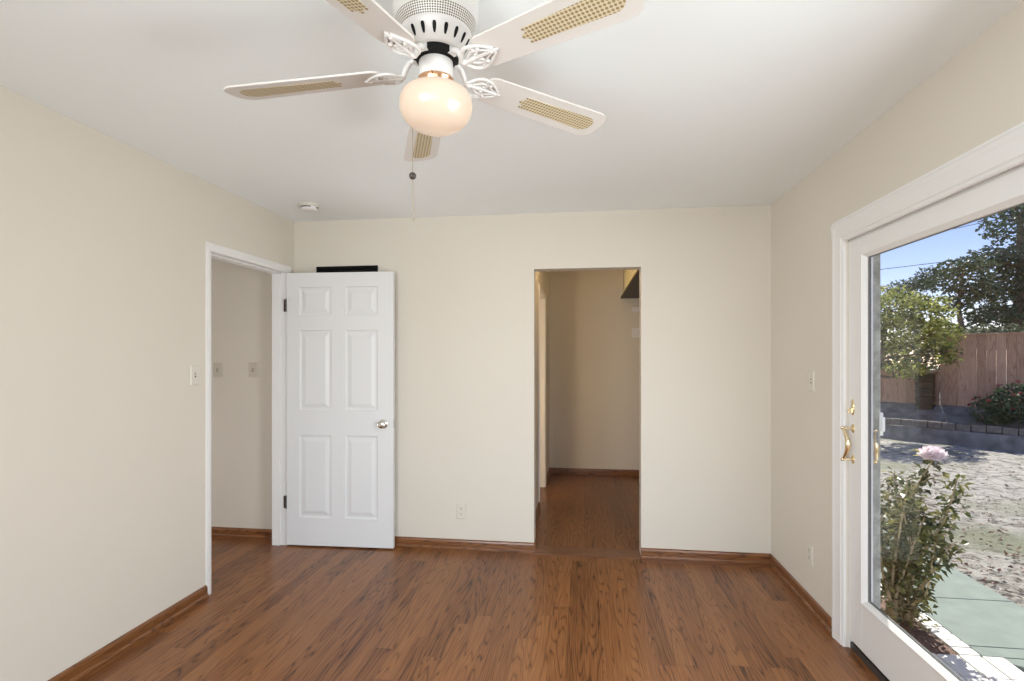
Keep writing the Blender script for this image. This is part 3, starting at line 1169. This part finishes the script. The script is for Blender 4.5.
BZ = Z(2.205)
first = None
for ang, droop, R1 in ((-27, .0, .595), (43.5, 0, .630), (111, 0, .70), (176, 0, .652), (251, .0, .62)):
    pr = math.radians(-11)

    def bl(x, y, z, lift=0.0):
        # pitch about the long axis
        return Vector((x, y * math.cos(pr) - z * math.sin(pr), BZ + y * math.sin(pr) + z * math.cos(pr) - droop * max(0, (x - .12)) / .54))
    bm = B()
    prism(bm, blade_outline(), -.003, .003, bl)
    b_ = obj('blade', bm, M['blade'], fan, bevel=.0012)
    b_.rotation_euler = (0, 0, math.radians(ang))
    bm = B()
    prism(bm, insert_outline(), -.0040, .0036, bl)
    obj('cane_insert', bm, M['insert'], b_)
    # iron: arm from the flywheel, then scrollwork under the blade root
    bm = B()
    arm = spline([(.052, 0, Z(2.243)), (.075, 0, Z(2.238)), (.088, 0, Z(2.222)), (.100, 0, BZ - .007), (.115, 0, BZ - .0065), (.140, 0, BZ - .0065)], 5)
    tube(bm, arm, [.0085 - .0025 * i / (len(arm) - 1) for i in range(len(arm))], 10)
    box(bm, .046, .064, -.013, .013, Z(2.233), Z(2.252))
    zi = -.0065
    for s in (-1, 1):
        # outer leaf curve and inner scroll
        P1 = [bl(x, s * y, zi) for x, y in ((.095, .003), (.106, .016), (.118, .032), (.136, .040), (.158, .037), (.176, .028), (.192, .016), (.203, .006))]
        tube(bm, spline(P1, 4), .0042, 8)
        P2 = [bl(x, s * y, zi) for x, y in ((.115, .002), (.128, .013), (.143, .022), (.156, .019), (.154, .010), (.145, .011))]
        tube(bm, spline(P2, 4), .0036, 8)
        P3 = [bl(x, s * y, zi) for x, y in ((.136, .040), (.150, .031), (.166, .018), (.184, .008), (.203, .003))]
        tube(bm, spline(P3, 4), .0032, 8)
    tube(bm, spline([bl(x, 0, zi) for x in (.13, .17, .215)], 3), [.005] * 6 + [.0025], 8)
    for x, y in ((.166, .024), (.166, -.024), (.194, 0)):
        c = bl(x, y, -.008)
        bmesh.ops.create_uvsphere(bm, u_segments=10, v_segments=6, radius=.0058, matrix=Matrix.Translation(c))
    obj('blade_iron', bm, M['fanwhite'], b_, True)

# ------------------------------------------------------------------ yard
random.seed(11)


def hnoise(x, y):
    return .5 * math.sin(x * 1.7 + 1.3 * math.sin(y * 1.1)) * math.sin(y * 1.9 + .7) + .3 * math.sin(x * 5.1 + y * 3.7) * math.sin(y * 6.3 - x * 2.2)


FP = Vector((7.67, 11.12, 0))                 # a point at the foot of the fence
FU = Vector((.733, -.68, 0)).normalized()     # along the fence
FN = Vector((.68, .733, 0)).normalized()      # away from the house


def bed_height(x, y):
    d = (Vector((x, y, 0)) - FP).dot(FN)      # 0 at the fence
    return max(0.0, min(.45, (d + 1.40) / .3)) + max(0.0, min(.55, (d + .85) / 1.45))


bm = B()
nx, ny = 90, 110
gx = [2.70 + (26 - 2.70) * (i / nx) ** 1.6 for i in range(nx + 1)]
gy = [-1.5 + 26.5 * (j / ny) for j in range(ny + 1)]
grid = []
for y in gy:
    row = []
    for i, x in enumerate(gx):
        z = GZ - .012 + .022 * hnoise(x * 2, y * 2) * min(1, i / 5)
        row.append(bm.verts.new((x, y, z)))
    grid.append(row)
for j in range(ny):
    for i in range(nx):
        f_ = bm.faces.new((grid[j][i], grid[j][i + 1], grid[j + 1][i + 1], grid[j + 1][i]))
struct('ground', bm, M['dirt'], 'dry bare dirt yard with scattered leaves', 'ground', smooth=True)
bm = B()
rows = []
for j in range(15):
    d = -1.40 + 1.9 * j / 14
    row = []
    for i in range(91):
        p_ = FP + FU * (-8 + 18 * i / 90) + FN * d
        hh = bed_height(p_.x, p_.y)
        row.append(bm.verts.new((p_.x, p_.y, GZ - .05 + .64 * hh + (.02 * hnoise(p_.x * 3, p_.y * 3) if j > 1 else 0))))
    rows.append(row)
ring_join(bm, rows, False, False, False)
struct('ground_raised_bed', bm, M['bedsoil'], 'dark soil of the raised bed below the far fence', 'flower bed', smooth=True)
bm = B()
box(bm, -40, 80, -30, 120, GZ - .9, GZ - .5)
struct('ground_far', bm, M['dirt'], 'wide ground lying under and beyond the yard', 'ground')
bm = B()
box(bm, XO, 2.71, -1.5, 26, GZ - .5, GZ - .03)
struct('ground_base', bm, M['mortar'], 'sandy bedding under the path and bricks', 'ground')

# dry leaves and clods on the dirt, uncounted
bm = B()


def leaf(bm, p, d, n, ln, wd, fold=.25):
    d = Vector(d).normalized()
    n = Vector(n)
    s = d.cross(n)
    if s.length < 1e-4:
        s = d.cross(Vector((1, .3, .2)))
    s.normalize()
    n = s.cross(d)
    p = Vector(p)
    a = bm.verts.new(p)
    m = bm.verts.new(p + d * ln * .5)
    l = bm.verts.new(p + d * ln * .45 + s * wd * .5 + n * wd * fold)
    r = bm.verts.new(p + d * ln * .45 - s * wd * .5 + n * wd * fold)
    e = bm.verts.new(p + d * ln)
    bm.faces.new((a, m, l))
    bm.faces.new((a, r, m))
    bm.faces.new((m, e, l))
    bm.faces.new((m, r, e))


def rnd(a=-1.0, b=1.0):
    return random.uniform(a, b)


for i in range(1700):
    y = 2.6 + 6.0 * random.random() ** 1.2
    x = 2.72 + (.3 + .62 * y) * random.random() ** 1.5
    if hnoise(x * .8 + 3, y * .8) < -.05 + .3 * random.random() and random.random() < .65:
        continue
    leaf(bm, (x, y, GZ + .004 + .02 * max(0, hnoise(x * 2, y * 2))), (rnd(), rnd(), rnd(-.2, .3)), (rnd(-.4, .4), rnd(-.4, .4), 1), rnd(.02, .055), rnd(.014, .034), .35)
tag(obj('leaf_litter', bm, M['litter']), 'dry brown leaves scattered over the dirt yard', 'leaf litter', kind='stuff')

# concrete path in slabs (scored joints)
bm = B()
for y0, y1 in ((3.10, 3.20), (3.206, 3.812), (3.818, 5.0), (5.006, 6.2), (6.206, 7.4), (7.406, 8.6), (8.606, 26)):
    box(bm, 2.055, 2.70, y0, y1, GZ - .08, GZ)
struct('path', bm, M['concrete'], 'greenish grey concrete path along the house', 'path', bevel=.004)
bm = B()
# landing end of the path: slanted front edge
prism(bm, ((2.055, 3.094), (2.235, 2.985), (2.70, 2.70), (2.70, 3.094)), GZ - .08, GZ)
struct('path_end', bm, M['concrete'], 'slanted near end of the concrete path by the landing', 'path', bevel=.004)

# white bricks of the landing
k = 0
proto = None
for r in range(5):
    y1 = 3.095 - r * .208
    for c in range(9):
        x0 = 1.508 + c * .108
        if r == 0 and x0 > 2.14 or x0 > 2.42 - 0 * r and r < 2:
            continue
        if proto is None:
            bm = B()
            box(bm, 0, .100, -.200, 0, -.055, 0)
            proto = obj('brick', bm, M['brick'], bevel=.004)
            o = proto
        else:
            o = proto.copy()
            COL.objects.link(o)
        o.location = (x0, y1, GZ + .001 * ((c * 7 + r * 3) % 3))
        tag(o, 'white sunlit brick laid in the landing outside the glass door', 'brick', 'white bricks of the landing')
for c in range(30):
    if c == 0:
        bm = B()
        box(bm, 0, .100, 0, .066, -.055, 0)
        cob = obj('edging_cobble', bm, M['brick'], bevel=.004)
        o = cob
    else:
        o = cob.copy()
        COL.objects.link(o)
    o.location = (1.951, 3.108 + c * .0745, GZ + .001 * ((c * 5) % 3))
    tag(o, 'white brick laid crosswise in the edging between path and flower bed', 'brick', 'white edging bricks of the flower bed')

# flower bed under the wall
bm = B()
n = 26
rows = []
for j in range(n + 1):
    y = 3.105 + 4.2 * j / n
    row = []
    for i in range(7):
        x = XO + (1.945 - XO) * i / 6
        row.append(bm.verts.new((x, y, GZ - .01 + .03 * math.sin(PI * i / 6) * min(1, j / 2) + .012 * hnoise(x * 9, y * 9))))
    rows.append(row)
for j in range(n):
    for i in range(6):
        bm.faces.new((rows[j][i], rows[j][i + 1], rows[j + 1][i + 1], rows[j + 1][i]))
struct('ground_bed', bm, M['mulch'], 'brown mulched flower bed between house and path', 'flower bed', smooth=True)

# ------------------------------------------------------------------ rose bush
random.seed(5)
RB = Vector((1.84, 3.46, GZ))
rose = empty('rose_bush', RB, 'leggy rose bush with one pale pink bloom outside the glass door', 'shrub')
bmc, bml = B(), B()
tips = []
canes = []
for i in range(15):
    a = rnd(0, 2 * PI)
    sp = rnd(.10, .24)
    hgt = rnd(.55, .86)
    base = Vector((rnd(-.05, .05), rnd(-.07, .07), .0))
    top = base + Vector((sp * math.cos(a) * .8, sp * math.sin(a) * 1.25, hgt))
    midp = base.lerp(top, .5) + Vector((rnd(-.05, .05), rnd(-.05, .05), rnd(-.03, .03)))
    canes.append(spline([base, base.lerp(midp, .5) + Vector((rnd(-.02, .02), rnd(-.02, .02), 0)), midp, top], 5))
FL = Vector((.20, .02, .975))
canes.append(spline([(.01, 0, 0), (-.02, .02, .35), (.03, -.03, .68), FL - Vector((0, 0, .03))], 5))
canes.append(spline([(-.02, .02, 0), (.06, -.06, .35), (.20, -.08, .62), (.27, -.08, .86)], 5))
for c in canes:
    m = len(c)
    tube(bmc, c, [.0135 - .0105 * i / (m - 1) for i in range(m)], 7)
    for q in range(3):                        # side twigs
        i = random.randrange(m // 3, m)
        p = c[i]
        e = p + Vector((rnd(-.10, .10), rnd(-.13, .13), rnd(.0, .10)))
        tube(bmc, [p, p.lerp(e, .5) + Vector((0, 0, .012)), e], [.0032, .0024, .0014], 5)
        tips.append((p, e))
    for i in range(m // 3, m):
        tips.append((c[max(0, i - 1)], c[i]))
for p, e in tips:
    for q in range(12 if p.z > .33 else 4):
        f = random.random()
        b = p.lerp(e, f)
        d = Vector((rnd(), rnd(), rnd(-.7, .6))).normalized()
        st = b + d * rnd(.005, .045)
        leaf(bml, st, d + Vector((rnd(-.5, .5), rnd(-.5, .5), rnd(-.4, .3))), (rnd(-.8, .8), rnd(-.8, .8), 1), rnd(.030, .058), rnd(.020, .038))
for q in range(160):                          # low growth around the foot
    a = rnd(0, 2 * PI)
    r = .20 * math.sqrt(random.random())
    leaf(bml, (r * math.cos(a) * .8, -.03 + r * math.sin(a), rnd(.02, .14)), (rnd(), rnd(), rnd(-.3, .5)), (rnd(-.6, .6), rnd(-.6, .6), 1), rnd(.03, .05), rnd(.018, .03))
obj('canes', bmc, M['cane'], rose, True)
obj('foliage', bml, M['leaf_rose'], rose)
bm = B()
for ring, (cnt, rad, tilt, ln) in enumerate(((5, .006, 1.35, .054), (6, .011, 1.10, .056), (8, .015, .80, .057), (9, .018, .48, .058), (9, .020, .12, .056), (8, .018, -.30, .050), (6, .012, -.8, .042))):
    for i in range(cnt):
        a = 2 * PI * i / cnt + ring * .5 + rnd(-.1, .1)
        o0 = FL + Vector((rad * math.cos(a), rad * math.sin(a), 0))
        out = Vector((math.cos(a), math.sin(a), 0))
        tan = Vector((-math.sin(a), math.cos(a), 0))
        t = tilt + rnd(-.12, .12)
        d = out * math.cos(t) + Vector((0, 0, math.sin(t)))
        nn = d.cross(tan)
        rows = []
        for u, wd in ((0, .35), (.4, .9), (.75, 1.0), (1.0, .55)):
            row = []
            for v_ in (-1, -.4, .4, 1):
                row.append(bm.verts.new(o0 + d * ln * u + tan * v_ * wd * .021 - nn * (.008 * v_ * v_ - .010 * u * u)))
            rows.append(row)
        ring_join(bm, rows, False, False, False)
obj('bloom', bm, M['petal'], rose, True)


# ------------------------------------------------------------------ fences
def board_fence(name, c, length, z0, z1, label, thick=.02, seed=1):
    """boards run from c along FU"""
    random.seed(seed)
    ang = math.atan2(FU.y, FU.x)
    e = empty(name, (c.x, c.y, z0), label, 'fence', rz=ang)
    nb = round(length / .14)
    bm = B()
    for i in range(nb):
        x = i * .14
        dz = rnd(-.012, .012)
        box(bm, x + .002, x + .138, rnd(-.004, .004), thick, 0, z1 - z0 + dz)
    obj('board_panel', bm, M['fence'], e, bevel=.003)
    bm = B()
    box(bm, 0, nb * .14, -.035, .055, z1 - z0, z1 - z0 + .035)
    obj('cap_rail', bm, M['fence'], e)
    for x in [i * 2.4 for i in range(int(length / 2.4) + 1)]:
        bm = B()
        box(bm, x, x + .09, thick, thick + .09, -.6, z1 - z0)
        obj('post', bm, M['fence'], e)
    for zz in (.25, z1 - z0 - .25):
        bm = B()
        box(bm, 0, nb * .14, thick, thick + .05, zz, zz + .09)
        obj('rail', bm, M['fence'], e)
    return e


# split between the low and the tall run sits where the photo shows the step
cut = FP - FU * .90
board_fence('tall_fence', cut, 9.0, .40, 1.815, 'tall reddish board fence at the far end of the yard', seed=2)
board_fence('low_fence', cut - FU * 6.165 + FN * .0, 6.16, -.10, 1.10, 'lower board fence running on behind the lime-leaved tree', seed=3)

# garden box by the step in the fence
bx = cut - FU * .20 - FN * .16
gb = empty('compost_box', (bx.x, bx.y, .32), 'small dark wooden box against the fence at its step', 'box', rz=math.atan2(FU.y, FU.x))
bm = B()
for i in range(5):
    box(bm, -.14, .14, -.10, .10, i * .15, i * .15 + .14)
obj('box_side', bm, M['shelf'], gb)
bm = B()
box(bm, -.16, .16, -.12, .12, .75, .78)
obj('box_lid', bm, M['bark'], gb)

# brick edging in front of the raised bed
random.seed(4)
bk = None
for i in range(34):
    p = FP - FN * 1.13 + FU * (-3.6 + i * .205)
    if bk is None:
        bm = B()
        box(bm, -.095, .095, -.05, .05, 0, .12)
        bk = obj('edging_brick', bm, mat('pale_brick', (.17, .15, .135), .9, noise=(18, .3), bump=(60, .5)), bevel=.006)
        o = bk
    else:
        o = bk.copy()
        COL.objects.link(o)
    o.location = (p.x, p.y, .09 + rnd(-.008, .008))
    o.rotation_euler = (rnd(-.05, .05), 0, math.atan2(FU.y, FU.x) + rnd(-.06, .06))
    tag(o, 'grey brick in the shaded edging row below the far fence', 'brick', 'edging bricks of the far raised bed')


# ------------------------------------------------------------------ trees and shrubs
def crown(bm, c, rad, count, ln, wd, hollow=.35, flat=0.0):
    for i in range(count):
        while True:
            p = Vector((rnd(), rnd(), rnd()))
            if hollow < p.length < 1:
                break
        q = Vector(c) + Vector((p.x * rad[0], p.y * rad[1], p.z * rad[2]))
        leaf(bm, q, (rnd(), rnd(), rnd(-.8, .5)), (rnd(), rnd(), rnd(.0, 1)), ln * rnd(.6, 1.3), wd * rnd(.6, 1.3))


def at(px, zc, z):
    """where a ray through column px of the view meets depth zc"""
    x = (px - 512) / 537.5
    return Vector(((x * math.cos(TH) - math.sin(TH)) * zc, (x * math.sin(TH) + math.cos(TH)) * zc, z))


def tree(name, base, label, clusters, trunk_pts, tr, lmat, ln, wd, seed=1, branches=True, group=None, spread=.3, dens=1.0):
    random.seed(seed)
    e = empty(name, base, label, 'tree', group)
    bt, bl_ = B(), B()
    tp = spline(trunk_pts, 5)
    m = len(tp)
    tube(bt, tp, [tr * (1 - .75 * i / (m - 1)) for i in range(m)], 9)
    for c, rad, cnt in clusters:
        crown(bl_, c, rad, int(cnt * dens), ln, wd, spread)
        if branches:
            s = min(tp[m // 3:], key=lambda p: (p - Vector(c)).length + abs(p.z - c[2] + rad[2]) * .5)
            mid = s.lerp(Vector(c), .55) + Vector((rnd(-.1, .1), rnd(-.1, .1), rnd(-.1, .05)))
            tube(bt, spline([s, mid, Vector(c)], 4), [tr * .32 * (1 - .09 * i) for i in range(9)], 6)
            for q in range(4):
                t_ = Vector(c) + Vector((rnd() * rad[0], rnd() * rad[1], rnd() * rad[2])) * .8
                tube(bt, [mid, mid.lerp(t_, .5) + Vector((0, 0, .05)), t_], [tr * .16, tr * .11, tr * .05], 5)
    obj('trunk', bt, M['bark'], e, True)
    obj('foliage', bl_, lmat, e)
    return e


# lime-leaved tree in front of the fence
b = at(884, 10.3, GZ)
r_ = Vector((math.cos(TH), math.sin(TH), 0))      # sideways across the view
def side(s, z, dep=0.0):
    f = Vector((-math.sin(TH), math.cos(TH), 0))
    v = r_ * s + f * dep
    return (v.x, v.y, z + .0)


tree('lime_tree', b, 'sunlit lime-green leafed tree hanging over the far fence', [
    (side(.10, 2.50), (.62, .60, .42), 900), (side(.72, 2.38, -.1), (.48, .5, .38), 700), (side(1.08, 1.98), (.34, .4, .30), 460),
    (side(-.65, 2.35, .2), (.7, .6, .5), 700), (side(.40, 1.78, .1), (.5, .4, .32), 300), (side(.50, 1.30, .1), (.36, .3, .17), 260), (side(1.22, 1.60), (.17, .25, .22), 170),
    (side(-.1, 2.0, -.2), (.42, .4, .38), 280)],
    [(-.25, .1, 0), (-.22, .15, .8), (-.05, .05, 1.5), (.1, 0, 2.5)], .085, M['leaf_lime'], .095, .055, 3)

# dark spreading trees beyond the fence
b = at(1010, 19, GZ)
tree('cypress_tree', b, 'tall dark spreading cypress behind the tall fence', [
    (side(.3, 6.3), (1.1, 1.2, .7), 1300), (side(-.35, 5.1, .3), (.75, 1.0, .45), 800), (side(.9, 4.9), (1.2, 1.3, .9), 1700), (side(-.2, 4.1), (.95, 1.1, .5), 1100),
    (side(.6, 3.3), (1.2, 1.2, .8), 1500), (side(1.6, 3.0), (1.2, 1.2, 1.2), 1300), (side(-.55, 3.05), (.55, .9, .35), 450), (side(.5, 2.3), (1.4, 1.0, .5), 1200), (side(2.0, 5.6), (1.2, 1.2, 1.2), 1100),
    (side(1.3, 7.2), (1.2, 1.2, .7), 900)],
    [(.3, 0, 0), (.25, .1, 2), (.35, 0, 4.2), (.3, 0, 6.6)], .30, M['leaf_dark'], .21, .10, 5, dens=.62)
b = at(957, 18, GZ)
tree('cypress_tree', b, 'wide-topped dark tree on forked trunks beside the tall cypress', [
    (side(.15, 4.55), (.75, .9, .33), 900), (side(.75, 4.35, .3), (.55, .9, .42), 700), (side(-.35, 4.0), (.60, .8, .33), 650), (side(.45, 3.75), (.75, .8, .35), 900), (side(.0, 3.30), (.42, .7, .26), 450),
    (side(.95, 3.55), (.5, .7, .4), 600), (side(.8, 2.9), (.6, .7, .3), 500), (side(.4, 2.35), (.8, .7, .28), 600)],
    [(.1, 0, 0), (.2, 0, 2), (.05, 0, 3.2), (.2, 0, 4.5)], .13, M['leaf_dark'], .17, .085, 8, dens=.40)
b = at(905, 23, GZ)
tree('grey_tree', b, 'thin grey-green tree against the sky above the lime-green tree', [
    (side(.0, 4.45), (.75, .9, .36), 620), (side(-.45, 4.05), (.55, .7, .33), 430), (side(.65, 4.65), (.65, .8, .34), 520), (side(.35, 4.0), (.6, .8, .25), 330), (side(1.2, 5.05), (.7, .8, .36), 520)],
    [(.55, 0, 0), (.45, 0, 2.2), (.3, 0, 3.3), (.1, 0, 4.4)], .11, M['leaf_dark'], .15, .075, 9, dens=.8)
b = at(985, 15.5, GZ)
tree('hedge_tree', b, 'low green growth just showing over the tall fence top', [
    (side(-.9, 2.05), (.6, .5, .30), 420), (side(.0, 2.10), (.7, .5, .38), 520), (side(.9, 2.1), (.8, .5, .42), 620), (side(2.0, 2.2), (.8, .5, .5), 620)],
    [(.2, 0, 0), (.2, 0, .8), (.1, 0, 1.4), (.1, 0, 1.9)], .10, M['leaf_mid'], .12, .07, 10)

b = at(900, 14.5, GZ)
tree('hedge_tree', b, 'bushy green hedge filling the view behind the low fence', [
    (side(-1.2, 1.2), (.9, .6, .9), 700), (side(.0, 1.1), (.9, .6, .8), 800), (side(1.0, 1.15), (.8, .6, .8), 800), (side(1.8, 1.0), (.6, .5, .7), 500), (side(.3, 2.1), (1.1, .6, .5), 600)],
    [(.2, 0, 0), (.2, 0, .5), (.1, 0, 1.0), (.1, 0, 1.5)], .09, M['leaf_mid'], .14, .085, 12)

# red flowered shrub in the shaded bed
random.seed(21)
p = FP - FN * .70 + FU * .35
fs = empty('flowering_shrub', (p.x, p.y, .10), 'dark green shrub with red flowers in the shaded bed', 'shrub')
bl_, bf, bs = B(), B(), B()
for c, rad, cnt in (((0, 0, .50), (.45, .45, .36), 800), ((.50, -.46, .58), (.45, .45, .40), 750), ((-.30, .2, .35), (.32, .32, .26), 400)):
    crown(bl_, c, rad, cnt, .085, .05, .3)
    for q in range(8):
        v_ = Vector((rnd(), rnd(), rnd(-.4, 1))).normalized()
        cc = Vector(c) + Vector((v_.x * rad[0], v_.y * rad[1], v_.z * rad[2]))
        for k in range(9):
            leaf(bf, cc, (rnd(), rnd(), rnd(-.3, 1)), (rnd(), rnd(), 1), .05, .04)
    tube(bs, [(c[0] * .3, c[1] * .3, -.2), (c[0] * .7, c[1] * .7, .1), c], [.02, .014, .006], 6)
obj('foliage', bl_, M['leaf_shrub'], fs)
obj('flowers', bf, M['redpetal'], fs)
obj('stems', bs, M['bark'], fs)

# overhead wires
for (pa, za, pb, zb_, dep, lab) in ((870, 6.05, 1050, 7.45, 27, 'lower thin black wire crossing the sky between the treetops'), (930, 7.90, 1060, 9.75, 27, 'upper thin black wire crossing the sky by the tall cypress')):
    A, C = at(pa, dep, za), at(pb, dep + 1.5, zb_)
    A = A + (A - C) * 2
    C = C + (C - A) * .6
    bm = B()
    tube(bm, [A.lerp(C, i / 12) - Vector((0, 0, .35 * math.sin(PI * i / 12))) for i in range(13)], .016, 6)
    tag(obj('power_line', bm, M['wire']), lab, 'wire')
